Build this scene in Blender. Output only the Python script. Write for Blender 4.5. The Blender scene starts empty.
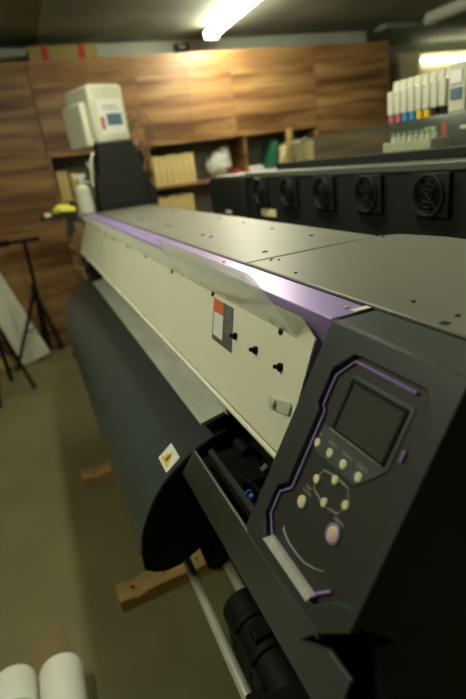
import bpy, bmesh, math, random
from mathutils import Vector, Matrix
from mathutils.geometry import tessellate_polygon
random.seed(7)
S = bpy.context.scene
C = S.collection
H = 1.55                      # eye height: all z below are given relative to it

# ------------------------------------------------------------------ materials
def mat(name, col, rough=.5, metal=0., noise=0., nscale=8., bump=0., spec=.5, stretch=(1,1,1), coat=0., coords='Object'):
    m = bpy.data.materials.new(name); m.use_nodes = True
    nt = m.node_tree; b = nt.nodes['Principled BSDF']
    b.inputs['Base Color'].default_value = (*col, 1)
    b.inputs['Roughness'].default_value = rough
    b.inputs['Metallic'].default_value = metal
    b.inputs['Specular IOR Level'].default_value = spec
    b.inputs['Coat Weight'].default_value = coat
    tc = nt.nodes.new('ShaderNodeTexCoord'); mp = nt.nodes.new('ShaderNodeMapping')
    nt.links.new(tc.outputs[coords], mp.inputs[0]); mp.inputs['Scale'].default_value = stretch
    nz = nt.nodes.new('ShaderNodeTexNoise'); nz.inputs['Scale'].default_value = nscale; nz.inputs['Detail'].default_value = 5
    nt.links.new(mp.outputs[0], nz.inputs[0])
    if noise:
        r = nt.nodes.new('ShaderNodeValToRGB')
        r.color_ramp.elements[0].position = .3; r.color_ramp.elements[1].position = .7
        r.color_ramp.elements[0].color = (*[c*(1-noise) for c in col], 1)
        r.color_ramp.elements[1].color = (*[min(1, c*(1+noise)) for c in col], 1)
        nt.links.new(nz.outputs[0], r.inputs[0]); nt.links.new(r.outputs[0], b.inputs['Base Color'])
    if bump:
        bp = nt.nodes.new('ShaderNodeBump'); bp.inputs['Strength'].default_value = bump; bp.inputs['Distance'].default_value = .004
        nt.links.new(nz.outputs[0], bp.inputs['Height']); nt.links.new(bp.outputs[0], b.inputs['Normal'])
    return m

def emit(name, col, st):
    m = bpy.data.materials.new(name); m.use_nodes = True
    b = m.node_tree.nodes['Principled BSDF']
    b.inputs['Base Color'].default_value = (.8,.8,.8,1)
    b.inputs['Emission Color'].default_value = (*col,1); b.inputs['Emission Strength'].default_value = st
    return m

def walnut():
    m = bpy.data.materials.new('walnut_veneer'); m.use_nodes = True
    nt = m.node_tree; N = nt.nodes; Lk = nt.links; b = N['Principled BSDF']
    tc = N.new('ShaderNodeTexCoord'); mp = N.new('ShaderNodeMapping'); mp.inputs['Scale'].default_value = (.55,1,6)
    Lk.new(tc.outputs['Object'], mp.inputs[0])
    n1 = N.new('ShaderNodeTexNoise'); n1.inputs['Scale'].default_value = 1.3; n1.inputs['Detail'].default_value = 4; n1.inputs['Distortion'].default_value = .6
    Lk.new(mp.outputs[0], n1.inputs[0])
    mp2 = N.new('ShaderNodeMapping'); mp2.inputs['Scale'].default_value = (1.2,1,40); Lk.new(tc.outputs['Object'], mp2.inputs[0])
    n2 = N.new('ShaderNodeTexNoise'); n2.inputs['Scale'].default_value = 2; n2.inputs['Detail'].default_value = 3
    Lk.new(mp2.outputs[0], n2.inputs[0])
    mx = N.new('ShaderNodeMath'); mx.operation = 'MULTIPLY_ADD'; mx.inputs[1].default_value = .25
    Lk.new(n2.outputs[0], mx.inputs[0]); Lk.new(n1.outputs[0], mx.inputs[2])
    r = N.new('ShaderNodeValToRGB'); e = r.color_ramp.elements
    e[0].position = .45; e[0].color = (.11,.045,.016,1); e[1].position = .82; e[1].color = (.48,.29,.115,1)
    x = e.new(.58); x.color = (.22,.105,.038,1); x = e.new(.68); x.color = (.34,.185,.07,1)
    Lk.new(mx.outputs[0], r.inputs[0]); Lk.new(r.outputs[0], b.inputs['Base Color'])
    b.inputs['Roughness'].default_value = .38
    return m

M = dict(
 wood=walnut(),
 darkgrey=mat('dark_grey_paint', (.036,.045,.040), .42, noise=.06, nscale=300, bump=.05),
 darkgrey2=mat('dark_grey_sheet_metal', (.045,.058,.056), .36, noise=.08, nscale=6),
 black=mat('black_plastic', (.005,.0055,.005), .6, spec=.2),
 blackm=mat('matt_black_metal', (.012,.013,.012), .6, spec=.3),
 top=mat('warm_grey_painted_steel', (.165,.165,.132), .42, noise=.06, nscale=9),
 ledge=mat('dim_grey_painted_ledge', (.085,.088,.07), .5, noise=.06),
 white=mat('cream_white_painted_steel', (.82,.81,.63), .40, noise=.03, nscale=4),
 purple=mat('lilac_metallic_paint', (.38,.28,.62), .34, metal=.4, noise=.04, nscale=60),
 violet=mat('violet_line_paint', (.36,.24,.58), .4),
 silver=mat('silver_bar', (.70,.69,.62), .4, metal=.2, noise=.15, nscale=6, stretch=(1,20,1)),
 platen=mat('satin_aluminium_plate', (.60,.62,.52), .42, metal=.1, noise=.12, nscale=5, stretch=(4,1,4)),
 steel=mat('steel_tube_metal', (.62,.61,.50), .3, metal=.25),
 membrane=mat('olive_black_membrane', (.032,.031,.025), .55),
 band=mat('teal_grey_membrane', (.065,.085,.075), .5),
 screen=mat('unlit_screen_glass', (.060,.056,.048), .28),
 button=mat('ivory_button_plastic', (.82,.77,.48), .45),
 ledb=mat('pinkish_button_plastic', (.78,.60,.46), .45),
 line=mat('pale_grey_print', (.36,.40,.35), .5),
 orange=mat('orange_print', (.72,.16,.06), .5),
 labelgrey=mat('dark_grey_label_print', (.11,.11,.10), .5),
 labelwhite=mat('white_label_paper', (.80,.80,.74), .5),
 yellow=mat('yellow_print', (.75,.52,.04), .5),
 lemon=mat('lemon_plastic', (.72,.66,.08), .5, noise=.1),
 folder=mat('mustard_card', (.60,.46,.18), .7, noise=.12, nscale=10),
 kraft=mat('kraft_cardboard', (.19,.135,.055), .8, noise=.15, nscale=14),
 boxyel=mat('ochre_cardboard', (.34,.27,.08), .8, noise=.1),
 redtape=mat('red_tape', (.50,.05,.03), .5),
 pine=mat('rough_pine', (.40,.25,.085), .7, noise=.35, nscale=5, stretch=(.6,3,3), bump=.3),
 paper=mat('white_roll_paper', (.74,.75,.68), .6, noise=.04, nscale=6),
 bluepaper=mat('blue_grey_wrap', (.40,.46,.50), .6, noise=.06),
 board=mat('white_foam_board', (.86,.86,.72), .6, noise=.05),
 amber=mat('amber_board', (.48,.30,.09), .6, noise=.15),
 concrete=mat('grey_concrete', (.20,.21,.165), .85, noise=.22, nscale=2.2, bump=.3),
 wallp=mat('greenish_wall_paint', (.36,.39,.31), .8, noise=.12, nscale=3),
 shelfback=mat('grey_shelf_back', (.30,.30,.25), .8, noise=.1),
 floor=mat('olive_vinyl_floor', (.16,.147,.064), .45, noise=.10, nscale=3.5, bump=.04),
 tank=mat('milky_ink_tank_plastic', (.58,.58,.48), .35, noise=.05),
 jug=mat('ivory_tank_plastic', (.66,.65,.50), .35, noise=.05, nscale=12),
 cyan=mat('cyan_cap', (.05,.27,.55), .4), pink=mat('magenta_cap', (.48,.13,.18), .4),
 blueprint=mat('blue_grey_print', (.10,.17,.22), .5),
 green=mat('dark_green_card', (.02,.13,.07), .6),
 copper=mat('brown_wire', (.20,.12,.055), .5),
 blue=mat('blue_plastic', (.03,.14,.60), .35),
 bag=mat('white_plastic_bag', (.62,.62,.55), .4, noise=.1, bump=.6, nscale=20),
 lampbody=mat('white_lamp_housing', (.50,.51,.45), .5),
 cream=mat('cream_enamel', (.80,.68,.40), .5),
)
def glass(name, tint, gl=.12, haze=.08):
    m = bpy.data.materials.new(name); m.use_nodes = True; nt = m.node_tree; N = nt.nodes
    N.remove(N['Principled BSDF']); out = N['Material Output']
    t = N.new('ShaderNodeBsdfTransparent'); t.inputs[0].default_value = (*tint,1)
    g = N.new('ShaderNodeBsdfGlossy'); g.inputs['Roughness'].default_value = .12
    d0 = N.new('ShaderNodeBsdfDiffuse'); d0.inputs[0].default_value = (.85,.9,.8,1); tl = N.new('ShaderNodeBsdfTranslucent'); tl.inputs[0].default_value = (.85,.9,.8,1); d = N.new('ShaderNodeMixShader'); nt.links.new(d0.outputs[0], d.inputs[1]); nt.links.new(tl.outputs[0], d.inputs[2])
    lw = N.new('ShaderNodeLayerWeight'); lw.inputs[0].default_value = .5; fr = N.new('ShaderNodeMapRange'); fr.interpolation_type = 'SMOOTHERSTEP'; fr.inputs[1].default_value = .45; fr.inputs[2].default_value = 1.15; fr.inputs[3].default_value = .03; fr.inputs[4].default_value = .8; nt.links.new(lw.outputs['Facing'], fr.inputs[0])
    a = N.new('ShaderNodeMixShader'); c = N.new('ShaderNodeMixShader'); c.inputs[0].default_value = haze
    nt.links.new(fr.outputs[0], a.inputs[0]); nt.links.new(t.outputs[0], a.inputs[1]); nt.links.new(g.outputs[0], a.inputs[2])
    nt.links.new(a.outputs[0], c.inputs[1]); nt.links.new(d.outputs[0], c.inputs[2]); nt.links.new(c.outputs[0], out.inputs[0])
    return m
M['acrylic'] = glass('clear_acrylic', (.96,.98,.95), haze=.26)
M['hood'] = glass('smoky_clear_hood', (.80,.83,.76), haze=.03)
M['lamp'] = emit('lit_fluorescent_tube', (1,.98,.78), 16)
M['lamp2'] = emit('lit_fluorescent_diffuser', (1,.985,.70), 15)
M['lamp3'] = emit('bright_fluorescent_diffuser', (1,.985,.74), 27)
M['lamp4'] = emit('warm_fluorescent_diffuser', (1,.985,.72), 32)
M['lamp6'] = emit('soft_fluorescent_tube', (1,.985,.72), 6)
M['lamp5'] = emit('brightest_fluorescent_diffuser', (1,.985,.76), 46)

# ------------------------------------------------------------------ mesh collector
class MB:
    def __init__(s): s.v = []; s.f = []
    def add(s, vs, fs):
        n = len(s.v); s.v += [Vector(v) for v in vs]; s.f += [tuple(i+n for i in f) for f in fs]; return s
    def box(s, x0, x1, y0, y1, z0, z1, T=None):
        vs = [Vector((x,y,z)) for z in (z0,z1) for y in (y0,y1) for x in (x0,x1)]
        if T is not None: vs = [T @ v for v in vs]
        return s.add(vs, [(0,2,3,1),(4,5,7,6),(0,1,5,4),(2,6,7,3),(0,4,6,2),(1,3,7,5)])
    def prism(s, pts, fn0, fn1, holes=()):
        """outline (list of 2d points) placed by fn0 and by fn1, capped and joined"""
        loops = [list(pts)] + [list(h) for h in holes]
        flat = [p for l in loops for p in l]; n = len(flat)
        tri = tessellate_polygon([[Vector((p[0],p[1],0)) for p in l] for l in loops])
        vs = [fn0(*p) for p in flat] + [fn1(*p) for p in flat]
        fs = [tuple(t) for t in tri] + [tuple(i+n for i in reversed(t)) for t in tri]
        o = 0
        for l in loops:
            k = len(l)
            for i in range(k):
                j = (i+1) % k; fs.append((o+i, o+j, o+j+n, o+i+n))
            o += k
        return s.add(vs, fs)
    def xz(s, pts, y0, y1): return s.prism(pts, lambda a,b:(a,y0,b), lambda a,b:(a,y1,b))
    def yz(s, pts, x0, x1): return s.prism(pts, lambda a,b:(x0,a,b), lambda a,b:(x1,a,b))
    def xy(s, pts, z0, z1): return s.prism(pts, lambda a,b:(a,b,z0), lambda a,b:(a,b,z1))
    def tube(s, path, r, n=12, closed=False):
        P = [Vector(p) for p in path]; k = len(P); rr = r if isinstance(r,(list,tuple)) else [r]*k
        vs = []; up = None
        for i,p in enumerate(P):
            if closed: d = (P[(i+1)%k]-P[i-1]).normalized()
            else: d = (P[min(i+1,k-1)]-P[max(i-1,0)]).normalized()
            if up is None: up = Vector((0,0,1)) if abs(d.z) < .9 else Vector((1,0,0))
            a = d.cross(up).normalized(); b = a.cross(d).normalized(); up = b
            vs += [p + (a*math.cos(t)+b*math.sin(t))*rr[i] for t in [2*math.pi*j/n for j in range(n)]]
        fs = []
        for i in range(k if closed else k-1):
            i2 = (i+1)%k
            for j in range(n):
                fs.append((i*n+j, i*n+(j+1)%n, i2*n+(j+1)%n, i2*n+j))
        if not closed: fs += [tuple(reversed(range(n))), tuple((k-1)*n+j for j in range(n))]
        return s.add(vs, fs)
    def cyl(s, a, b, r, n=20, r2=None): return s.tube([a,b], [r, r if r2 is None else r2], n)
    def ball(s, c, rx, ry, rz, n=14, m=9, wob=0):
        vs = [(c[0],c[1],c[2]-rz)]
        for i in range(1,m):
            t = math.pi*i/m
            for j in range(n):
                w = 1+random.uniform(-wob,wob)
                vs.append((c[0]+rx*w*math.sin(t)*math.cos(2*math.pi*j/n), c[1]+ry*w*math.sin(t)*math.sin(2*math.pi*j/n), c[2]-rz*w*math.cos(t)))
        vs.append((c[0],c[1],c[2]+rz)); L = len(vs)-1; fs = []
        for j in range(n):
            fs.append((0,1+(j+1)%n,1+j)); fs.append((L,1+(m-2)*n+j,1+(m-2)*n+(j+1)%n))
            for i in range(m-2):
                a = 1+i*n; fs.append((a+j,a+(j+1)%n,a+n+(j+1)%n,a+n+j))
        return s.add(vs, fs)
    def build(s, name, m, parent=None, bevel=0, smooth=True, seg=2, raw=False):
        off = Vector((0,0,0)); q = parent
        while q is not None: off += q.location; q = q.parent
        me = bpy.data.meshes.new(name)
        hz = Vector((0,0,0)) if raw else Vector((0,0,H))
        me.from_pydata([tuple(v + hz - off) for v in s.v], [], s.f)
        bm = bmesh.new(); bm.from_mesh(me); bmesh.ops.recalc_face_normals(bm, faces=bm.faces); bm.to_mesh(me); bm.free()
        if smooth: me.shade_smooth(); me.set_sharp_from_angle(angle=math.radians(32))
        me.materials.append(m)
        o = bpy.data.objects.new(name, me); C.objects.link(o)
        if parent is not None: o.parent = parent
        if bevel:
            bv = o.modifiers.new('Bevel','BEVEL'); bv.width = bevel; bv.segments = seg; bv.limit_method = 'ANGLE'; bv.angle_limit = math.radians(35)
        return o

def tag(o, label, cat, group=None, kind=None):
    o['label'] = label; o['category'] = cat
    if group: o['group'] = group
    if kind: o['kind'] = kind
    return o
def thing(name, label, cat, loc, group=None):
    o = bpy.data.objects.new(name, None); C.objects.link(o); o.empty_display_size = .05
    o.location = (loc[0], loc[1], loc[2]+H)
    return tag(o, label, cat, group)
def origin_to_base(o):
    """single-mesh things: put the origin at the base of the mesh"""
    me = o.data; xs = [v.co for v in me.vertices]
    c = Vector(((min(v.x for v in xs)+max(v.x for v in xs))/2, (min(v.y for v in xs)+max(v.y for v in xs))/2, min(v.z for v in xs)))
    me.transform(Matrix.Translation(-c)); o.location = c; return o
def struct(o): o['kind'] = 'structure'; return o
def copy_tree(o, parent=None):
    c = o.copy(); C.objects.link(c)
    if parent is not None: c.parent = parent
    for ch in list(o.children): copy_tree(ch, c)
    return c
def arc(cx, cy, r, a0, a1, n): return [(cx+r*math.cos(math.radians(a0+(a1-a0)*i/n)), cy+r*math.sin(math.radians(a0+(a1-a0)*i/n))) for i in range(n+1)]
def writing(txt, size, T, m, name, parent, ext=.0002):
    cu = bpy.data.curves.new(name, 'FONT'); cu.body = txt; cu.size = size; cu.extrude = ext; cu.align_x = 'CENTER'; cu.align_y = 'CENTER'
    tmp = bpy.data.objects.new(name, cu); C.objects.link(tmp)
    dg = bpy.context.evaluated_depsgraph_get(); me = bpy.data.meshes.new_from_object(tmp.evaluated_get(dg))
    bpy.data.objects.remove(tmp); me.transform(T)
    off = Vector((0,0,0)); q = parent
    while q is not None: off += q.location; q = q.parent
    me.transform(Matrix.Translation(Vector((0,0,H))-off)); me.materials.clear(); me.materials.append(m)
    o = bpy.data.objects.new(name, me); C.objects.link(o); o.parent = parent; return o

# ------------------------------------------------------------------ room
ZC = 1.17; ZF = -1.55
struct(MB().box(-3.6,7.6,-3.1,6.6,ZF-.1,ZF).build('floor', M['floor']))
struct(MB().box(-3.6,7.6,-3.1,6.6,ZC,ZC+.1).build('ceiling', M['concrete']))
struct(MB().box(-3.6,4.08,5.47,5.55,ZF,ZC).box(3.0,3.1,5.55,6.3,ZF,ZC).box(3.0,7.6,6.3,6.45,ZF,ZC).build('wall_back', M['wallp']))
struct(MB().box(-3.6,-3.5,-3.1,5.6,ZF,ZC).build('wall_left', M['wallp']))
struct(MB().box(7.5,7.6,-3.1,6.45,ZF,ZC).build('wall_right', M['wallp']))
struct(MB().box(-3.6,7.6,-3.1,-3.0,ZF,ZC).build('wall_front', M['wallp']))
struct(MB().box(.44,.47,-3,5.47,ZC-.012,ZC).build('trim_1', M['concrete']))
struct(MB().box(4.10,7.5,5.15,5.35,ZC-.05,ZC).build('trim_2', M['concrete'], bevel=.01))

# ------------------------------------------------------------------ wall cabinets
def cabinet(name, label, x0, x1, z0, z1, doors, group=None, base=None):
    t = thing(name, label, 'cabinet', ((x0+x1)/2, 5.26, z0), group)
    MB().box(x0+.002,x1-.002,5.07,5.468,z0,z1).build('body', M['wood'], t)
    for (a,b,c,d) in doors:
        MB().box(a+.0012,b-.0012,5.05,5.069,c+.002,d-.002).build('door' if d-c>.5 else 'drawer', M['wood'], t, bevel=.0015)
    return t
def upper(x0, x1, lab):
    m = (x0+x1)/2
    cabinet('wall_cabinet', lab, x0, x1, .205, .98, [(x0,m,.205,.98),(m,x1,.205,.98)], 'walnut wall cabinets along the back wall')
upper(.30,1.22,'walnut wall cabinet behind the ivory ink tank, left one of the hanging row')
upper(1.22,2.17,'walnut wall cabinet in the hanging row, directly under the lit ceiling lamp')
upper(2.17,3.11,'walnut wall cabinet in the hanging row, above the green binder')
cabinet('tall_cabinet','full-height walnut cabinet behind the tripods at the left end',-.62,.295,ZF,.98,
        [(-.62,.295,.19,.98),(-.62,.295,-.10,.19),(-.62,.295,-.38,-.10),(-.62,.295,-.70,-.38),(-.62,.295,-1.08,-.70),(-.62,.295,-1.53,-1.08)])
cabinet('tall_cabinet','full-height walnut cabinet mostly out of frame at the far left',-1.54,-.625,ZF,.98,
        [(-1.54,-.625,.19,.98),(-1.54,-.625,-.38,.19),(-1.54,-.625,-1.53,-.38)])
cabinet('tall_cabinet','full-height walnut cabinet at the right end of the row, behind the clear hood',3.115,4.06,ZF,.98,
        [(3.115,3.59,.20,.98),(3.59,4.06,.20,.98),(3.115,4.06,-.38,.20),(3.115,4.06,-1.53,-.38)])
t = thing('open_shelf_unit','open grey-backed shelf unit with walnut boards under the wall cabinets','shelf',(1.7,5.26,-.56))
MB().box(.298,3.112,5.45,5.466,-.56,.203).build('back_panel', M['shelfback'], t)
for z in (-.195,-.56): MB().box(.298,3.112,5.06,5.449,z,z+.022).build('shelf', M['wood'], t, bevel=.001)
for x in (.298,1.21,2.235,3.09): MB().box(x,x+.022,5.062,5.449,-.537,-.197).box(x,x+.022,5.062,5.449,-.171,.203).build('divider', M['wood'], t)
cabinet('base_cabinet','walnut base cabinet beneath the open shelves, behind the printer',.298,3.112,ZF,-.562,
        [(.298,1.24,-1.53,-.565),(1.24,2.18,-1.53,-.565),(2.18,3.112,-1.53,-.565)])

def folders(xs, z, h, names, group, w=.052):
    proto = None
    for i,x in enumerate(xs):
        hh = h
        if proto is None:
            proto = tag(origin_to_base(MB().box(x,x+w,5.09,5.36,z,z+hh).build('file_box', M['folder'], bevel=.003)), names, 'file box', group)
        else:
            c = proto.copy(); C.objects.link(c); c.location.x = x+w/2; c.scale.z = 1+random.uniform(-.03,.03); c['label'] = names
folders([1.25+.0615*i for i in range(7)], -.173, .285, 'mustard file box in the tight row behind the wire coil, upper shelf', 'mustard file boxes on the upper shelf', .058)
folders([1.25+.0615*i for i in range(6)], -.538, .265, 'mustard file box on the lower shelf, just above the printer top', 'mustard file boxes on the lower shelf', .058)
for x,w,h,l in ((.335,.10,.26,'broad mustard file box beside the tall cabinet, left of the white bottle'),(.455,.05,.235,'narrow mustard file box right behind the white bottle')):
    tag(origin_to_base(MB().box(x,x+w,5.09,5.36,-.173,-.173+h).build('file_box', M['folder'], bevel=.003)), l, 'file box')
# crumpled white bag, green binder, books, stick
tag(origin_to_base(MB().ball((1.98,5.2,-.043),.13,.10,.13,wob=.16).ball((2.05,5.2,.02),.07,.07,.10,wob=.2).build('plastic_bag', M['bag'])), 'crumpled white plastic bag on the shelf left of the wood divider', 'bag')
tag(origin_to_base(MB().box(2.12,2.18,5.1,5.3,-.173,-.11).build('small_box', M['redtape'], bevel=.004)), 'small red box on the shelf beside the crumpled white bag', 'box')
tag(origin_to_base(MB().box(2.29,2.46,5.1,5.28,-.173,-.10).build('tissue_bundle', M['bag'], bevel=.02)), 'low white bundle on the shelf right of the wood divider', 'bundle')
T = Matrix.Translation((2.50,5.2,-.173)) @ Matrix.Rotation(math.radians(14),4,'Y')
tag(origin_to_base(MB().box(0,.07,-.12,.14,.0,.31,T).build('binder', M['green'], bevel=.003)), 'dark green binder leaning on the upper shelf', 'binder')
for i in range(5):
    x = 2.66+.085*i
    tag(origin_to_base(MB().box(x,x+.07,5.09,5.36,-.173,.07+.02*(i%3)).build('file_box', M['folder'] if i%2 else M['cream'], bevel=.003)),
        ['cream file box directly right of the green binder','mustard file box second right of the green binder','cream file box in the middle right of the green binder','mustard file box fourth right of the green binder','cream file box at the right end of the shelf'][i], 'file box', 'file boxes right of the green binder')
T = Matrix.Translation((2.77,5.075,-.17)) @ Matrix.Rotation(math.radians(-3),4,'Y')
tag(origin_to_base(MB().box(-.025,.03,-.05,.01,0,.40,T).build('wood_stick', M['pine'], bevel=.002)), 'pale wooden stick standing upright against the file boxes', 'stick')
# box on the cabinets
t = thing('taped_box','long ochre cardboard box with two red tape bands on top of the cabinets','box',(.63,5.2,.98))
MB().box(.34,.93,5.09,5.38,.98,1.095).build('body', M['boxyel'], t, bevel=.003)
for x in (.475,.79): MB().box(x-.028,x+.028,5.087,5.383,.981,1.098).build('tape_band', M['redtape'], t)
t = thing('junction_box','small dark electrical box fixed to the wall above the cabinets','electrical box',(1.82,5.46,1.06))
MB().box(1.76,1.90,5.40,5.469,1.06,1.13).build('body', M['blackm'], t, bevel=.004)
MB().box(1.79,1.86,5.395,5.40,1.08,1.11).build('cover', M['shelfback'], t)
# right part of the back wall
t = thing('wall_panel_box','plain cream box mounted on the back wall above the ink tanks','wall box',(5.28,6.25,.70))
MB().box(5.10,5.47,6.16,6.299,.70,1.045).build('body', M['cream'], t, bevel=.006)
MB().box(5.12,5.45,6.15,6.16,.72,1.025).build('door', M['cream'], t, bevel=.003)
t = thing('wall_lamp','lit fluorescent wall lamp on a pale back plate at the right edge','lamp',(6.1,6.27,.78))
MB().box(5.5,6.9,6.24,6.299,.75,1.04).build('back_plate', M['cream'], t, bevel=.004)
MB().box(5.56,6.88,6.18,6.239,.915,.97).build('diffuser', M['lamp6'], t, bevel=.02)

# ------------------------------------------------------------------ ceiling lamps
def ceiling_lamp(label, x, y0, y1, z, lit, w=.065, rot=0, dm=None, group='fluorescent ceiling lamps'):
    t = thing('ceiling_lamp', label, 'lamp', (x,(y0+y1)/2,z), group)
    MB().box(x-w*.8,x+w*.8,y0,y1,z+.045,ZC).build('housing', M['lampbody'], t, bevel=.006)
    pts = [(x+w*math.cos(a), z+.045-w*.8*math.sin(a)) for a in [math.pi*i/10 for i in range(11)]]
    MB().xz(pts,y0+.02,y1-.02).build('diffuser', (dm or M['lamp2']) if lit else M['lampbody'], t)
    for y in (y0,y1-.02): MB().box(x-w*1.05,x+w*1.05,y,y+.02,z-.012,z+.06).build('end_cap', M['lampbody'], t, bevel=.004)
    t.rotation_euler.z = rot
    return t
ceiling_lamp('lit fluorescent ceiling lamp in front of the walnut cabinets', 1.97, 3.78, 5.02, 1.075, True, rot=math.radians(-2), dm=M['lamp5'])
ceiling_lamp('unlit grey fluorescent ceiling lamp near the top right corner', 4.42, 3.9, 4.85, 1.075, False)
ceiling_lamp('lit fluorescent ceiling lamp high over the printer, out of frame', .64, 1.45, 2.70, 1.075, True, dm=M['lamp4'])
ceiling_lamp('lit fluorescent ceiling lamp left of the printer aisle, out of frame', -.95, .7, 1.95, 1.075, True, dm=M['lamp3'])
ceiling_lamp('short added fill lamp lighting the cream wall box in the right back recess, out of frame', 6.3, 4.6, 5.1, 1.075, True)  # unseen lamp added to brighten the cream box on the recess wall
ceiling_lamp('lit fluorescent ceiling lamp over the aisle, out of frame', 2.3, .4, 1.65, 1.075, True)

# ================================================================== THE PRINTER
P = thing('large_format_printer','long grey and cream large-format printer with lilac trim and control panel in front','printer',(.45,1.8,ZF))
YE = 3.40
# top plates
far = MB().xz([(.385,-.2),(.715,-.2),(.715,-.232),(.385,-.232)],.933,YE).build('top_cover', M['top'], P, bevel=.004)
MB().xz([(.38,-.2005),(.3855,-.2005),(.3855,-.24),(.38,-.24)],.3,YE).build('seam_strip', M['black'], P)
near = MB().xy([(.386,.295),(.775,.295),(.775,.80),(.755,.90),(.72,.928),(.386,.928)],-.232,-.2).build('housing_top_plate', M['top'], P, bevel=.004)
def disc(b, x, y, r, z=-.2, h=.002): b.cyl((x,y,z-.001),(x,y,z+h),r,12)
for x,y,r in ((.464,1.849,.006),(.468,1.795,.006),(.467,1.433,.006),(.470,1.368,.006),(.656,1.787,.006),(.651,1.548,.005),(.465,1.002,.0065),(.637,1.31,.005),(.634,1.087,.006),
              (.656,2.10,.006),(.66,2.45,.006),(.465,2.25,.006),(.465,2.32,.006),(.468,2.75,.006)):
    b = MB(); disc(b,x,y,r); b.build('screw', M['blackm'], far, bevel=.0008)
for x,y,r in ((.41,.765,.003),(.438,.914,.0022),(.443,.894,.0022),(.43,.904,.0022),(.431,.493,.003),(.428,.416,.003),(.708,.906,.0035)):
    b = MB(); disc(b,x,y,r); b.build('screw', M['blackm'], near, bevel=.0004)
MB().box(.396,.405,.402,.412,-.201,-.199).build('slot', M['black'], near)
# black core carcass beneath the top
MB().xz([(.36,-.236),(.70,-.236),(.70,-.62),(.40,-.62),(.40,-.44),(.345,-.44)],.95,YE-.02).build('carcass', M['black'], P)
MB().xz([(.702,-.236),(.712,-.236),(.712,-.70),(.702,-.70)],.3,YE-.01).build('rear_panel', M['darkgrey2'], P)
# lilac trim : flat ledge and the face tucked behind the front cover
tr = MB().xz([(.3185,-.201),(.379,-.201),(.379,-.235),(.36,-.235),(.36,-.32),(.338,-.32),(.3185,-.206)],.511,YE-.05).build('lilac_trim', M['purple'], P, bevel=.0015)
b = MB(); disc(b,.357,.535,.0035,-.201); b.build('screw', M['steel'], tr)
b = MB(); disc(b,.358,.983,.003,-.201); b.build('screw', M['blackm'], tr)
MB().box(.355,.379,.511,.522,-.2009,-.1995).build('tape_piece', M['labelwhite'], tr)
# cream front cover (W0 + s*ws), thin bent sheet
W0 = Vector((.248,0,-.40)); ws = Vector((.072,0,.181)).normalized(); wn = Vector((-ws.z,0,ws.x))
def wp(y, s, o=0.): v = W0 + ws*s + wn*o; return Vector((v.x, y, v.z))
fc = MB().prism([(.556,0),(.5450,.05),(.5450,.176),(.590,.195),(3.16,.195),(3.16,.0)], lambda y,s:wp(y,s,0), lambda y,s:wp(y,s,-.003)).build('front_cover', M['white'], P)
hem = MB().xz([(.246,-.400),(.2405,-.404),(.2425,-.411),(.262,-.417),(.262,-.412),(.2475,-.405)],.556,3.16).build('hem', M['white'], fc)
for y in (2.96,2.645,2.38,2.146,1.834,1.541,1.238,.932,.635):
    MB().tube([wp(y,.1625,-.001),wp(y,.1625,.0025),wp(y,.1625,.004)],[.0055,.0055,.002],14).build('screw', M['blackm'], fc)
for y in (.7837,.6975,.6103):
    MB().tube([wp(y,.1135,-.001),wp(y,.1135,.004),wp(y,.1135,.0041),wp(y,.1135,.012),wp(y,.1135,.013)],[.0065,.0065,.0035,.0035,.002],14).build('knob_bolt', M['black'], fc)
b = MB().prism([(.614,.052),(.614,.066),(.560,.078),(.554,.074),(.554,.060),(.604,.050)], lambda y,s:wp(y,s,.0005), lambda y,s:wp(y,s,.004))
b.tube([wp(.596,.062,.004),wp(.596,.062,.010)],.006,12)
b.build('latch_bracket', M['platen'], fc, bevel=.001)
# printed label on the cover
def wq(y0,y1,s0,s1,o,o2,name,m,par):
    return MB().prism([(y0,s0),(y1,s0),(y1,s1),(y0,s1)], lambda y,s:wp(y-(.157-s)*.46,s,o), lambda y,s:wp(y-(.157-s)*.46,s,o2)).build(name, m, par)
lb = wq(.8191,.9227,.081,.157,.0002,.0006,'label',M['labelgrey'],fc)
wq(.868,.9227,.1345,.157,.0006,.0008,'orange_block',M['orange'],lb)
wq(.868,.918,.090,.133,.0006,.0008,'white_block',M['labelwhite'],lb)
b = MB()
for i in range(9):
    s_ = .151 - i*.0058
    b.prism([(.824,s_),(.824+.034*(1 if i%4 else .6),s_),(.824+.034*(1 if i%4 else .6),s_+.0011),(.824,s_+.0011)], lambda y,s:wp(y-(.157-s)*.46,s,.0006), lambda y,s:wp(y-(.157-s)*.46,s,.0008))
b.build('printed_lines', M['line'], lb)
# clear visor leaning out over the cover, in two lengths
def visor(y0, y1, cut, tall=None):
    p = [(.309,-.2475),(.2475,-.145)]
    d = Vector((p[1][0]-p[0][0],0,p[1][1]-p[0][1])); L = tall or d.length; d.normalize(); n = Vector((d.z,0,-d.x))
    f = lambda y,s,o: Vector((p[0][0],y,p[0][1])) + d*s + n*o
    out = [(y0,0),(y0,L-.012),(y0+.012,L),(y1-cut,L),(y1,.02),(y1,0)]
    v = MB().prism(out, lambda y,s:f(y,s,0), lambda y,s:f(y,s,.003)).build('clear_visor', M['acrylic'], P)
    for y in (y0+.07, (y0+y1)/2, y1-.12):
        MB().tube([f(y,.012,-.001),f(y,.012,.006)],.005,12).build('screw', M['steel'], v)
    return v
visor(.59, 1.11, .02)
visor(1.13, 3.12, .01, .08)
# -------- aluminium media plate
pl = MB().xz([(.243,-.540),(.40,-.505),(.40,-.512),(.262,-.548),(.244,-.546)],.955,2.82).build('media_plate', M['platen'], P, bevel=.001)
MB().xz([(.30,-.49),(.34,-.49),(.34,-.52),(.30,-.527)],.93,.953).cyl((.30,.905,-.500),(.30,.952,-.500),.010,12).cyl((.325,.905,-.492),(.325,.952,-.492),.008,12).build('plate_hinge', M['platen'], P, bevel=.002)
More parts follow.
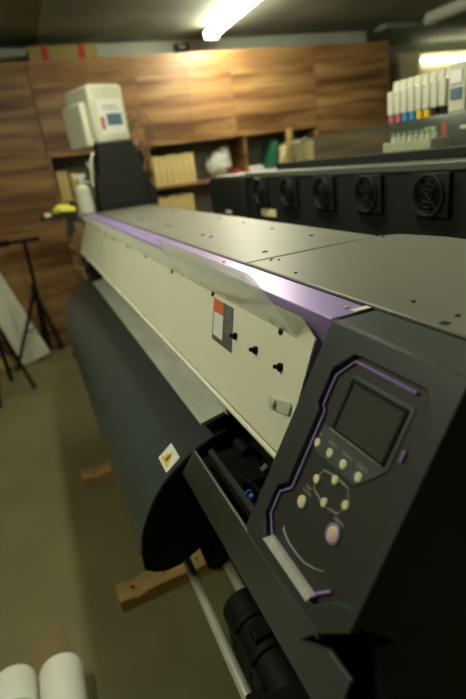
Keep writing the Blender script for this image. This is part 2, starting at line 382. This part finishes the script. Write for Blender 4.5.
# -------- curved drying cover
prof = [(.300,-.572),(.257,-.580),(.225,-.592),(.191,-.611),(.160,-.632),(.134,-.654),(.108,-.684),(.087,-.717),(.070,-.750),(.060,-.779),(.053,-.815),(.051,-.858)]
inner = [(x+.006,z-.006) for x,z in reversed(prof)]
dc = MB().xz(prof+inner,.95,3.20).build('curved_drying_cover', M['darkgrey2'], P)
endp = [(x+.001,z-.001) for x,z in prof]+[(.052,-.862),(.075,-.880),(.102,-.888),(.135,-.886),(.165,-.872),(.19,-.855),(.25,-.83),(.30,-.80),(.34,-.70),(.34,-.60)]
for y in (.944,3.20): MB().xz(endp,y,y+.008).build('end_plate', M['black'], dc)
MB().xz([(.175,-.885),(.30,-.80),(.36,-.80),(.36,-.60),(.30,-.60),(.20,-.70)],.96,3.19).build('heater_core', M['black'], dc)
MB().xz([(.054,-.855),(.044,-.856),(.044,-.872),(.054,-.872)],2.60,2.68).build('latch_tab', M['black'], dc, bevel=.002)
for (x,z) in ((.0885,-.722),(.0525,-.835)): MB().cyl((x-.003,.975,z),(x+.004,.975,z),.004,10).build('screw', M['black'], dc)
# warning sign on the curved cover
a_, b_ = Vector((.191,0,-.611)), Vector((.134,0,-.654)); d_ = (b_-a_).normalized(); n_ = Vector((d_.z,0,-d_.x)); n_ = n_ if n_.z>0 else -n_
def sp(y,s,o): v = a_ + d_*s + n_*o; return Vector((v.x,y,v.z))
wl = MB().prism([(.962,.006),(1.034,.006),(1.034,.052),(.962,.052)], lambda y,s:sp(y,s,.0030), lambda y,s:sp(y,s,.0036)).build('warning_sign', M['labelwhite'], dc)
MB().prism([(.972,.046),(1.026,.046),(.999,.010)], lambda y,s:sp(y,s,.0036), lambda y,s:sp(y,s,.0039)).build('yellow_triangle', M['yellow'], wl)
MB().prism([(.992,.040),(1.006,.040),(1.004,.022),(.994,.022)], lambda y,s:sp(y,s,.0039), lambda y,s:sp(y,s,.0041)).build('warning_symbol', M['labelgrey'], wl)
# -------- lower front beam (runs under the housing)
lf = MB().yz([(.884,-.60),(.746,-.47),(.335,-.4695),(.367,-.512),(.308,-.46),(.272,-.461),(.284,-.498),(.284,-.60)],.168,.1735).build('lower_front_panel', M['darkgrey'], P, bevel=.0015)
MB().xz([(.190,-.57),(.40,-.57),(.40,-.44),(.70,-.44),(.70,-.80),(.30,-.80),(.24,-.68),(.190,-.66)],.30,.87).build('drive_core', M['black'], P)
MB().xz([(.192,-.478),(.200,-.472),(.206,-.478),(.206,-.51),(.192,-.51)],.515,.74).build('inner_rail', M['blackm'], P, bevel=.002)
b = MB().box(.235,.30,.72,.80,-.571,-.555).box(.25,.28,.60,.67,-.571,-.535).cyl((.255,.56,-.55),(.255,.72,-.55),.009,12).cyl((.29,.80,-.55),(.29,.85,-.55),.014,14)
b.build('carriage_mechanism', M['black'], P, bevel=.003)
# -------- near housing with the sloping control face
A = Vector((.318,0,-.202)); sd = Vector((-.15,0,-.253)).normalized(); fn = Vector((sd.z,0,-sd.x)); fn = fn if fn.x<0 else -fn
FL = .2941
def fp(y, s, o=0.): v = A + sd*s + fn*o; return Vector((v.x,y,v.z))
rec = [(.331,.025),(.443,.025),(.471,.053),(.471,.099),(.464,.103),(.464,.203),(.481,.218),(.481,.258),(.459,.281),(.349,.281),(.325,.256),(.300,.243),(.3065,.088),(.3065,.070),(.316,.044)]
hs = MB()
hs.prism([(.292,.0),(.508,.0),(.508,FL),(.324,FL),(.292,.264)], lambda y,s:fp(y,s,0), lambda y,s:fp(y,s,-.012), holes=[rec])
side = [(.381,-.2005),(.3185,-.2005),(.168,-.455),(.168,-.469),(.70,-.469),(.70,-.236),(.381,-.236)]
def inset(pts,d):  # side cheeks tucked a hair behind the face
    return [(.381,-.201),(.3195,-.201),(.1695,-.4555),(.1695,-.469),(.70,-.469),(.70,-.236),(.381,-.236)]
hs.xz([(.381,-.201),(.3195,-.201),(.188,-.4225),(.235,-.469),(.70,-.469),(.70,-.236),(.381,-.236)],.2925,.302); hs.xz(inset(side,0),.500,.5075)
hs.box(.319,.380,.2925,.5075,-.215,-.201)
hs.box(.168,.176,.328,.508,-.469,-.454)
hs.build('control_housing', M['darkgrey'], P, bevel=.0012)
hside = MB().xz([(.215,-.4695),(.7005,-.4695),(.7005,-.232),(.74,-.232),(.74,-1.3),(.30,-1.3),(.215,-.62)],.2925,.302).build('side_cover', M['darkgrey'], P, bevel=.002)
for x,z in ((.55,-.50),(.36,-.56)): MB().cyl((x,.290,z),(x,.293,z),.007,14).build('screw', M['black'], hside)
rs = fp
def fp(y, s, o=0.): return rs(y+.0065, s+.002, o) if o < -.003 else rs(y, s, o)
# control panel set in the recess
cp = MB().prism([(y,s) for y,s in rec], lambda y,s:rs(y,s,-.008), lambda y,s:rs(y,s,-.0115)).build('control_panel', M['membrane'], P)
line = [(.337,.031),(.437,.031),(.459,.056),(.459,.095),(.452,.100),(.452,.205),(.470,.221),(.470,.252),(.451,.271),(.351,.273),(.331,.253)]
b = MB()
b.tube([fp(y,s,-.006) for y,s in line], .0020, 8)
b.build('violet_outline', M['violet'], cp)
MB().tube([fp(.3215,.086,-.0065),fp(.3213,.098,-.0065)],[.0022,.0022],8).build('violet_shine', M['violet'], cp)  # purple glint on the panel's recess edge, shaped as a short violet rod
MB().prism([(.4645,.284),(.453,.2715),(.352,.2735),(.356,.2845)], lambda y,s:rs(y,s,.0015), lambda y,s:rs(y,s,-.006)).build('silver_bar', M['silver'], cp, bevel=.001)
OUT=-.0065
MB().prism([(.433,.045),(.331,.045),(.331,.113),(.342,.127),(.362,.148),(.446,.148),(.446,.116),(.433,.113)], lambda y,s:fp(y,s,-.008), lambda y,s:fp(y,s,OUT)).build('screen_surround', M['band'], cp, bevel=.0008)
sc = MB().prism([(.430,.049),(.337,.049),(.337,.1125),(.430,.1125)], lambda y,s:fp(y,s,OUT), lambda y,s:fp(y,s,OUT+.0022), holes=[[(.425,.0535),(.3415,.0535),(.3415,.1095),(.425,.1095)]]).build('screen_bezel', M['black'], cp, bevel=.0005)
MB().prism([(.425,.0535),(.3415,.0535),(.3415,.1095),(.425,.1095)], lambda y,s:fp(y,s,OUT), lambda y,s:fp(y,s,OUT+.0008)).build('screen', M['screen'], cp)
MB().tube([fp(.432,.1142,OUT+.0006),fp(.340,.1128,OUT+.0006)],.0009,8).build('screen_edge', M['line'], cp)
def button(y,s,r,m=M['button'],name='button'):
    c0=fp(y,s,-.0085); c1=fp(y,s,-.0058); c2=fp(y,s,-.0050)
    return MB().tube([c0,c1,c2],[r,r,r*.8],20).build(name,m,cp)
for y,s in ((.4429,.138),(.4163,.138),(.3896,.138),(.3622,.138)): button(y,s,.0056).location
for y,s in ((.4195,.1735),(.3915,.1585),(.3625,.172),(.3930,.188)): button(y,s,.0052)
button(.4272,.2085,.0075)
eb = button(.3625,.2068,.0085,M['ledb'])
MB().tube([fp(.3625+.0102*math.cos(a),.2068+.0102*math.sin(a),-.0068) for a in [2*math.pi*i/24 for i in range(24)]],.0013,8,True).build('violet_ring', M['violet'], cp)
hexp = [(.4225,.1755),(.4150,.1590),(.3930,.1552),(.3690,.1560),(.3600,.1690),(.3690,.1868),(.3915,.1915),(.4170,.1860)]
MB().tube([fp(y,s,-.0078) for y,s in hexp],.0007,6,True).build('key_outline', M['line'], cp)
arcp = [(.4405,.249),(.438,.2535),(.428,.2575),(.418,.2597),(.400,.2605),(.3833,.2593),(.366,.2530),(.3532,.2467)]
MB().tube([fp(y,s,-.0076) for y,s in arcp],[.0003,.0018,.0014,.0012,.0010,.0008,.0006,.0004],6).build('curved_mark', M['line'], cp)
# lettering: text x axis runs towards -Y (left to right as read), text y axis runs up the slope
def face_T(y,s,o=-.0078,ang=0): 
    c = fp(y,s,o); X = Vector((0,-1,0)); Y = -sd; Z = fn
    R = Matrix(((X.x,Y.x,Z.x,c.x),(X.y,Y.y,Z.y,c.y),(X.z,Y.z,Z.z,c.z),(0,0,0,1)))
    return R @ Matrix.Rotation(ang,4,'Z')
for txt,y,s,z in (('SEL',.4429,.1275,.0052),('FUNC1',.4163,.1275,.0055),('FUNC2',.3896,.1275,.0055),('FUNC3',.3622,.1275,.0055)):
    writing(txt,z,face_T(y,s,OUT+.0001),M['line'],'button_text',cp)
writing('TEST\nCLEAN',.0056,face_T(.4272,.1925),M['line'],'button_text',cp)
writing('ENTER',.0058,face_T(.3625,.1925),M['line'],'button_text',cp)
# blue ring stop and little catch on the inner side of the housing
MB().tube([Vector((.182+.0052*math.cos(a),.518,-.417+.0052*math.sin(a))) for a in [2*math.pi*i/18 for i in range(18)]],.0015,8,True).cyl((.182,.508,-.417),(.182,.514,-.417),.003,12).build('blue_knob', M['blue'], P)
MB().xz([(.200,-.383),(.210,-.378),(.211,-.388),(.203,-.390)],.508,.518).build('catch', M['darkgrey2'], P, bevel=.001)
# -------- take-up side: rails, clamps, stand
for x,z,y0 in ((.1625,-.95,.58),(.2500,-.95,.55)):
    MB().cyl((x,y0,z),(x,3.05,z),.012,16).build('steel_rail', M['steel'], P)
def ribbed(cx,y0,y1,cz,r,n,name):
    path=[];rad=[]
    for i in range(n):
        ya=y1+(y0-y1)*i/n; yb=y1+(y0-y1)*(i+.6)/n
        path += [(cx,ya,cz),(cx,yb,cz),(cx,yb-.0005,cz)]; rad += [r,r,r*.86]
    path.append((cx,y0,cz)); rad.append(r*.86)
    return MB().tube(path,rad,22)
MB().box(.18,.235,.585,.765,-.985,-.90).cyl((.232,.80,-.925),(.232,.56,-.925),.050,24).cyl((.232,.74,-.925),(.232,.72,-.925),.056,24).cyl((.232,.66,-.925),(.232,.64,-.925),.056,24).cyl((.222,.815,-.925),(.222,.80,-.925),.020,16).box(.15,.27,.56,.60,-1.0,-.90).box(.205,.25,.66,.70,-.90,-.862).build('roll_clamp', M['black'], P, bevel=.004)
ribbed(.262,.50,.60,-.93,.050,6,'x').box(.18,.31,.50,.56,-1.02,-.87).build('clamp_flange', M['black'], P)
kn = MB()
T = Matrix.Translation((.228,1.0,-.915)) @ Matrix.Rotation(math.radians(-80),4,'X')
pts = []
for i in range(28):
    a = 2*math.pi*i/28; r = .029 if i%2 else .025; pts.append((r*math.cos(a), r*math.sin(a)))
kn.prism(pts, lambda a,b: T@Vector((a,b,-.055)), lambda a,b: T@Vector((a,b,.015)))
kn.prism([(.016*math.cos(i*math.pi/8),.016*math.sin(i*math.pi/8)) for i in range(16)], lambda a,b: T@Vector((a,b,.015)), lambda a,b: T@Vector((a,b,.07)))
kn.build('ribbed_knob', M['black'], P)
# stand legs
for y in (.62,1.58,2.50,3.2):
    if y in (1.58,2.50):
        MB().box(.43,.52,y-.03,y+.03,-1.47,-.80).build('stand_leg', M['blackm'], P, bevel=.004)
MB().box(.33,.62,1.53,1.63,-1.488,-1.455).build('stand_foot', M['blackm'], P, bevel=.004)
MB().box(.33,.62,2.45,2.55,-1.488,-1.455).build('stand_foot', M['blackm'], P, bevel=.004)
MB().box(.42,.66,.32,3.35,-.83,-.78).build('stand_beam', M['blackm'], P, bevel=.004)
# far end: bracketed black side frame and mechanism
MB().xz([(.30,-.24),(.70,-.24),(.70,-.80),(.34,-.80),(.30,-.60),(.262,-.43)],3.17,3.40).build('far_side_frame', M['black'], P, bevel=.004)
MB().box(.245,.30,3.17,3.24,-.74,-.235).box(.225,.245,3.18,3.22,-.50,-.30).build('far_bracket', M['copper'], P, bevel=.006)
b = MB().cyl((.27,3.0,-.45),(.27,3.16,-.45),.028,16).box(.245,.30,2.88,2.98,-.52,-.44).cyl((.31,2.85,-.47),(.31,3.1,-.47),.012,12).cyl((.232,3.03,-.50),(.262,3.03,-.50),.022,14)
b.build('far_roller_mechanism', M['blackm'], P, bevel=.003)
MB().box(.248,.27,2.92,2.96,-.438,-.415).build('metal_clip', M['steel'], P, bevel=.002)
MB().box(.225,.235,3.05,3.08,-.56,-.49).build('metal_clip', M['steel'], P, bevel=.002)
MB().box(.265,.44,3.16,3.36,-.232,-.2).build('far_end_cap', M['darkgrey'], P, bevel=.004)
MB().box(.06,.27,3.17,3.38,-.20,-.188).build('side_tray', M['blackm'], P, bevel=.003)

# ------------------------------------------------------------------ ink supply unit on the far end
t = thing('ink_supply_tower','ivory ink tank with a printed label on a black tower at the printer far end','ink supply unit',(.57,3.2,-.2))
MB().xz([(.475,.178),(.685,.178),(.705,.125),(.725,.0),(.725,-.199),(.42,-.199),(.43,.0),(.455,.01)],3.19,3.36).build('tower', M['blackm'], t, bevel=.006)
MB().xz([(.726,.0),(.735,.0),(.79,-.12),(.79,-.199),(.726,-.199)],3.22,3.36).build('side_wing', M['blackm'], t, bevel=.004)
MB().xz([(.46,-.02),(.70,-.02),(.70,-.17),(.46,-.17)],3.184,3.19).build('front_hatch', M['blackm'], t, bevel=.003)
T = Matrix.Translation((.552,3.31,-.012)) @ Matrix.Rotation(math.radians(-3),4,'Y') @ Matrix.Diagonal((1.06,1.1,1.04,1)) @ Matrix.Rotation(math.radians(24),4,'Z') @ Matrix.Rotation(math.radians(2),4,'Y')
jg = MB().box(-.112,.112,-.10,.16,.180,.483,T).build('tank', M['jug'], t, bevel=.022, seg=3)
MB().box(-.155,-.112,-.06,.14,.17,.40,T).build('side_tank', M['jug'], t, bevel=.015, seg=3)
lab = MB().box(-.075,.085,-.1025,-.1005,.225,.405,T).build('label', M['labelwhite'], jg)
MB().box(-.028,.07,-.1035,-.1025,.27,.33,T).build('blue_print', M['blueprint'], lab)
MB().box(-.072,-.045,-.1035,-.1025,.25,.315,T).build('red_print', M['pink'], lab)
MB().box(-.04,.06,-.1035,-.1025,.35,.356,T).box(-.05,.05,-.1035,-.1025,.365,.372,T).build('grey_print', M['line'], lab)
MB().tube([(.40,3.17,-.05),(.405,3.15,.03),(.42,3.16,.10),(.44,3.18,.13)],.008,10).build('supply_hose', M['tank'], t)
# coil of wire behind the tower
b = MB()
for k in range(7):
    r = .055+.009*k; cx = .785+random.uniform(-.02,.02); cz = .235+random.uniform(-.02,.02)
    b.tube([Vector((cx+r*.85*math.cos(a), 3.42+.02*math.sin(3*a+k)+.004*k, cz+r*1.15*math.sin(a))) for a in [2*math.pi*i/28 for i in range(28)]],.0028,6,True)
b.tube([(.785,3.42,.18),(.80,3.42,.08),(.775,3.41,-.02),(.78,3.40,-.15),(.79,3.39,-.2)],.010,8)
tag(origin_to_base(b.build('wire_coil', M['copper'])), 'loose coil of thin brown wires behind the black tower', 'wire coil')
# white bottle, yellow cloth
t = thing('spray_bottle','white plastic bottle with a nozzle standing left of the black tower','bottle',(.345,3.25,-.2))
MB().tube([(.345,3.25,-.199),(.345,3.25,-.195),(.345,3.25,-.06),(.345,3.25,-.045),(.345,3.25,-.03)],[.044,.050,.050,.04,.018],20).build('body', M['tank'], t)
MB().cyl((.345,3.25,-.03),(.345,3.25,.0),.018,14).box(.305,.375,3.235,3.265,0,.028).build('nozzle', M['tank'], t, bevel=.004)
MB().tube([(.37,3.25,-.02),(.41,3.23,-.03),(.415,3.22,.03),(.40,3.22,.09)],.007,8).build('tube', M['tank'], t)
tag(origin_to_base(MB().ball((.205,3.27,-.158),.062,.07,.030,wob=.10).ball((.255,3.26,-.166),.03,.04,.022,wob=.1).build('yellow_sponge', M['lemon'])), 'lumpy yellow sponge on the black tray beside the bottle', 'sponge')
tag(origin_to_base(MB().box(.095,.13,3.22,3.30,-.188,-.165).build('white_block', M['tank'], bevel=.004)), 'small white block on the black tray left of the sponge', 'block')

# ================================================================== SECOND PRINTER BEHIND
Q = thing('rear_printer','black large-format printer with five round fans and a clear hood behind','printer',(1.5,1.7,ZF))
MB().box(1.10,1.95,.30,2.50,-.42,-.105).build('body', M['blackm'], Q, bevel=.006)
MB().box(1.07,1.95,2.505,3.02,-.42,-.10).build('end_housing', M['blackm'], Q, bevel=.008)
MB().box(1.095,1.95,.30,2.52,-.104,-.078).build('top_ledge', M['ledge'], Q, bevel=.005)
MB().box(1.07,1.95,2.525,3.02,-.099,-.085).build('end_top', M['ledge'], Q, bevel=.004)
MB().box(1.20,1.24,.30,2.36,-.078,-.046).build('hood_rail', M['blackm'], Q, bevel=.004)
def hood(): 
    h = MB().prism([(.35,-.045),(2.33,-.045),(2.30,.03),(2.15,.05),(.35,.05)], lambda y,z:(1.215+(z+.045)*.5,y,z), lambda y,z:(1.220+(z+.045)*.5,y,z)).build('clear_hood', M['hood'], Q)
    MB().tube([(1.2545,2.30,.03),(1.2645,2.15,.05)],.004,8).build('hood_edge', M['acrylic'], h)
hood()
for y in (1.18,1.474,1.758,2.044,2.333):
    z = -.168
    f = MB().prism([(y-.075,z-.062),(y+.075,z-.062),(y+.075,z+.062),(y-.075,z+.062)], lambda a,b_:(1.085,a,b_), lambda a,b_:(1.0995,a,b_), holes=[[(y+.056*math.cos(-i*math.pi/12),z+.056*math.sin(-i*math.pi/12)) for i in range(24)]]).build('fan', M['blackm'], Q, bevel=.002)
    MB().tube([(1.080,y+.058*math.cos(i*math.pi/12),z+.058*math.sin(i*math.pi/12)) for i in range(24)],.004,8,True).build('guard_ring', M['blackm'], f)
    g = MB()
    for r in (.020,.034,.047): g.tube([(1.078,y+r*math.cos(i*math.pi/10),z+r*math.sin(i*math.pi/10)) for i in range(20)],.0014,6,True)
    for k in range(4):
        a = math.pi/4+k*math.pi/2; g.cyl((1.079,y,z),(1.079,y+.056*math.cos(a),z+.056*math.sin(a)),.0016,6)
    g.build('guard_wires', M['blackm'], f)
    g = MB()
    for k in range(7):
        a = 2*math.pi*k/7
        g.add([(1.088,y+.015*math.cos(a),z+.015*math.sin(a)),(1.088,y+.052*math.cos(a+.25),z+.052*math.sin(a+.25)),(1.096,y+.052*math.cos(a+.85),z+.052*math.sin(a+.85)),(1.096,y+.015*math.cos(a+.7),z+.015*math.sin(a+.7)),
               (1.090,y+.015*math.cos(a),z+.015*math.sin(a)),(1.090,y+.052*math.cos(a+.25),z+.052*math.sin(a+.25)),(1.098,y+.052*math.cos(a+.85),z+.052*math.sin(a+.85)),(1.098,y+.015*math.cos(a+.7),z+.015*math.sin(a+.7))],
              [(0,1,2,3),(4,7,6,5),(0,4,5,1),(1,5,6,2),(2,6,7,3),(3,7,4,0)])
    g.build('fan_blades', M['black'], f)
    MB().cyl((1.084,y,z),(1.098,y,z),.018,16).build('fan_hub', M['black'], f)
MB().box(1.066,1.0695,2.345,2.39,-.118,-.103,Matrix.Translation((.026,0,0))).build('white_tag', M['labelwhite'], Q)
MB().box(1.066,1.0695,2.70,2.78,-.285,-.272).build('white_tag', M['labelwhite'], Q)
MB().box(1.095,1.0995,2.20,2.36,-.285,-.25).build('pale_sticker', M['cream'], Q)
for y in (.5,2.75): MB().box(1.45,1.60,y-.05,y+.05,-1.50,-.42).build('stand_leg', M['blackm'], Q, bevel=.004)
for y in (.5,2.75): MB().box(1.15,1.9,y-.06,y+.06,-1.55,-1.50).build('stand_foot', M['blackm'], Q, bevel=.004)

# ink rack on the rear printer
t = thing('ink_rack','black ink rack standing on the rear printer under the ink tanks','ink rack',(1.58,1.63,-.078))
MB().yz([(1.30,-.077),(1.76,-.077),(1.76,.03),(1.91,.03),(1.91,.042),(1.30,.055)],1.50,1.68).build('body', M['darkgrey'], t, bevel=.004)
MB().box(1.497,1.50,1.60,1.66,.005,.02).build('white_label', M['labelwhite'], t)
MB().box(1.497,1.50,1.545,1.57,-.02,.028).build('red_tag', M['redtape'], t)
MB().box(1.497,1.50,1.44,1.48,.0,.012).build('white_label', M['labelwhite'], t)
caps = [('pink','magenta'),('pink','magenta'),('cyan','cyan'),('cyan','cyan'),('yellow','yellow'),('yellow','yellow'),('blackm','black'),('blackm','black')]
pos = ['leftmost of all','second from the left','left one of the pair','right one of the pair','left one of the pair','right one of the pair','left one of the pair','right one of the pair']
tanks = []
for i,(k,nm) in enumerate(caps):
    y = 1.864-.0411*i
    t = thing('ink_tank', 'narrow milky ink tank with %s cap, %s, on the ink rack' % (nm, pos[i]), 'ink tank', (1.57,y,.056), 'milky ink tanks in the rack')
    MB().xz([(1.50,.086),(1.50,.176),(1.53,.178),(1.535,.214),(1.64,.214),(1.64,.086)],y-.0175,y+.0175).build('tank', M['tank'], t, bevel=.004)
    MB().cyl((1.515,y,.055),(1.515,y,.0855),.015,14).build('cap', M[k], t)
    MB().box(1.545,1.64,y-.015,y+.015,.0555,.0855).build('foot', M['blackm'], t)
t = thing('ink_tank','wide milky ink tank with a blue print, right end of the ink rack','ink tank',(1.57,1.50,.054),'milky ink tanks in the rack')
MB().box(1.49,1.64,1.455,1.535,.057,.215).build('tank', M['tank'], t, bevel=.006)
MB().box(1.486,1.4895,1.47,1.52,.10,.135).build('blue_print', M['blueprint'], t)
MB().box(1.486,1.4895,1.47,1.52,.150,.19).build('white_label', M['labelwhite'], t)
tag(origin_to_base(MB().box(1.50,1.62,1.37,1.43,.057,.17).build('ink_carton', M['tank'], bevel=.004)), 'plain white carton beside the wide ink tank, cut by the frame', 'carton')
# tray of small vials
t = thing('vial_tray','white tray holding small vials in front of the ink rack','tray',(1.42,1.60,-.078))
MB().box(1.36,1.45,1.475,1.735,-.077,-.062).box(1.36,1.366,1.475,1.735,-.062,-.018).box(1.444,1.45,1.475,1.735,-.062,-.018).box(1.366,1.444,1.475,1.481,-.062,-.018).box(1.366,1.444,1.729,1.735,-.062,-.018).build('tray', M['tank'], t, bevel=.002)
proto = None
for i in range(8):
    y = 1.495+.0315*i
    if proto is None:
        proto = thing('ink_vial','small clear-topped vial standing in the white tray','vial',(1.40,y,-.062),'vials in the white tray')
        MB().tube([(1.40,y,-.0615),(1.40,y,-.005),(1.40,y,.002)],[.012,.012,.008],12).build('body', M['tank'], proto)
        MB().cyl((1.40,y,.002),(1.40,y,.016),.009,12).build('cap', M['line'], proto)
    else:
        c = copy_tree(proto); c.location.y = y
# ------------------------------------------------------------------ floor things
def skid(label, y, x0, x1, w, tilt, h=.055):
    T = Matrix.Translation((x0,y,ZF)) @ Matrix.Rotation(math.radians(tilt),4,'Z')
    L = x1-x0
    t = thing('wooden_skid', label, 'plank', ((x0+x1)/2,y,ZF), 'wooden skids under the printer')
    top = [(0,0),(0,h*.92)]
    n = 22
    for i in range(n+1):
        x = .015+(L-.03)*i/n; d = .012*max(0, math.sin(i*math.pi*6/n))**3
        top.append((x, h-d))
    top += [(L,h*.94),(L,0)]
    MB().prism(top, lambda a,b_: T@Vector((a,-w/2,b_)), lambda a,b_: T@Vector((a,w/2,b_))).build('plank', M['pine'], t, bevel=.004)
    nl = MB()
    for x in (.06,.19,.33): nl.cyl(T@Vector((x,.0,h-.002)),T@Vector((x,.0,h+.001)),.006,10)
    nl.build('nail_heads', M['blackm'], t)
skid('long worn wooden skid on the floor, nearer one beneath the printer', 1.575, -.035, .68, .095, 3)
skid('worn wooden skid on the floor beneath the printer, farther one', 2.49, -.07, .68, .095, 0)

t = tag(origin_to_base(MB().xy([(-.46,1.44),(-.25,1.60),(-.21,1.40),(-.20,1.15),(-.55,1.0),(-.62,1.30)],ZF+.001,ZF+.004).build('cardboard_sheet', M['kraft'])), 'flat brown cardboard sheet on the floor beneath the paper rolls', 'cardboard')
def roll(name, label, x, y1, y0, r, wrap):
    t = thing(name, label, 'paper roll', (x,(y0+y1)/2,ZF+.005), 'white paper rolls on the floor')
    z = ZF+.005+r
    MB().tube([(x,y1,z),(x,y1-.006,z),(x,y1-.02,z),(x,y0,z)],[r*.80,r*.93,r,r],36).build('roll', M['paper'], t)
    MB().cyl((x,y1+.002,z),(x,y1-.006,z),r*.35,20).build('core', M['kraft'], t)
    if wrap: MB().tube([(x,y1-wrap,z),(x,y0-.002,z)],r+.0012,36).build('blue_wrapper', M['bluepaper'], t)
    else: MB().box(x-.0015,x+.0015,y0,y1-.03,z+r-.0005,z+r+.0008).build('paper_edge', M['labelwhite'], t)
roll('paper_roll','plain white paper roll lying on the floor, nearer the printer', -.258,1.345,.55,.068,0)
roll('paper_roll','white paper roll with a blue-grey wrapper, lying left of the plain one', -.402,1.375,.55,.068,.13)

# tripods
def tripod(label, feet, hub, topp, bar):
    t = thing('tripod_stand', label, 'tripod', (hub[0],hub[1],ZF), 'black tripod stands by the tall cabinet')
    MB().cyl((hub[0],hub[1],ZF+.10),topp,.018,12).build('column', M['black'], t)
    MB().cyl((hub[0],hub[1],hub[2]-.04),(hub[0],hub[1],hub[2]+.05),.028,14).build('collar', M['black'], t)
    for f in feet:
        l = MB().tube([(hub[0],hub[1],hub[2]),f],[.017,.014],10).build('leg', M['black'], t)
        m_ = Vector(hub)*.45+Vector(f)*.55
        MB().cyl(m_,(hub[0],hub[1],m_.z+.06),.006,8).build('brace', M['black'], t)
        MB().cyl((f[0],f[1],ZF+.001),(f[0],f[1],ZF+.03),.018,10).build('rubber_foot', M['black'], l)
    if bar:
        MB().box(topp[0]-.19,topp[0]+.13,topp[1]-.03,topp[1]+.03,topp[2]-.012,topp[2]+.018,).build('top_bar', M['black'], t, bevel=.004)
        MB().box(topp[0]-.24,topp[0]-.12,topp[1]-.04,topp[1]+.04,topp[2]-.02,topp[2]+.03).build('clamp', M['black'], t, bevel=.006)
tripod('black tripod stand with a horizontal top bar in front of the tall cabinet', [(-.42,4.65,ZF+.015),(.0,5.0,ZF+.015),(-.15,4.98,ZF+.015)], (-.102,4.75,-.875), (-.08,4.75,-.44), True)
tripod('lower black tripod stand at the left edge, beside the leaning boards', [(-.29,4.12,ZF+.015),(-.55,3.9,ZF+.015),(-.62,4.35,ZF+.015)], (-.44,4.15,-.90), (-.46,4.15,-.62), False)
# leaning boards
T = Matrix.Translation((-.10,4.80,ZF)) @ Matrix.Rotation(math.radians(-16),4,'Y') @ Matrix.Rotation(math.radians(-4),4,'X')
tag(origin_to_base(MB().box(-.27,0,-.015,.015,.06,1.35,T).build('leaning_board', M['board'], bevel=.002)), 'long white board leaning left behind the tripods', 'board')
T = Matrix.Translation((-.42,4.72,ZF)) @ Matrix.Rotation(math.radians(-22),4,'Y') @ Matrix.Rotation(math.radians(-4),4,'X')
tag(origin_to_base(MB().box(-.12,0,-.012,.012,.05,.75,T).build('leaning_board', M['amber'], bevel=.002)), 'shorter amber board leaning at the left edge behind the lower tripod', 'board')

# ------------------------------------------------------------------ light and camera
w = bpy.data.worlds.new('world'); S.world = w; w.use_nodes = True
w.node_tree.nodes['Background'].inputs[0].default_value = (.9,1,.7,1); w.node_tree.nodes['Background'].inputs[1].default_value = .02

cam = bpy.data.cameras.new('camera'); co = bpy.data.objects.new('camera', cam); C.objects.link(co); S.camera = co
yaw, pitch, rol = .344452, -.364498, -.131448
f = Vector((math.sin(yaw)*math.cos(pitch), math.cos(yaw)*math.cos(pitch), math.sin(pitch)))
r = Vector((math.cos(yaw), -math.sin(yaw), 0)); u = r.cross(f)
r2 = r*math.cos(rol)+u*math.sin(rol); u2 = -r*math.sin(rol)+u*math.cos(rol)
co.matrix_world = Matrix(((r2.x,u2.x,-f.x,0),(r2.y,u2.y,-f.y,0),(r2.z,u2.z,-f.z,H),(0,0,0,1)))
cam.sensor_fit = 'VERTICAL'; cam.sensor_height = 36; cam.lens = 495.36/699*36; cam.clip_start = .01
cam.dof.use_dof = True; cam.dof.focus_distance = .80; cam.dof.aperture_fstop = 2.8
S.view_settings.view_transform = 'Standard'; S.view_settings.look = 'None'; S.view_settings.gamma = 1
S.view_settings.use_curve_mapping = False; S.view_settings.exposure = .70
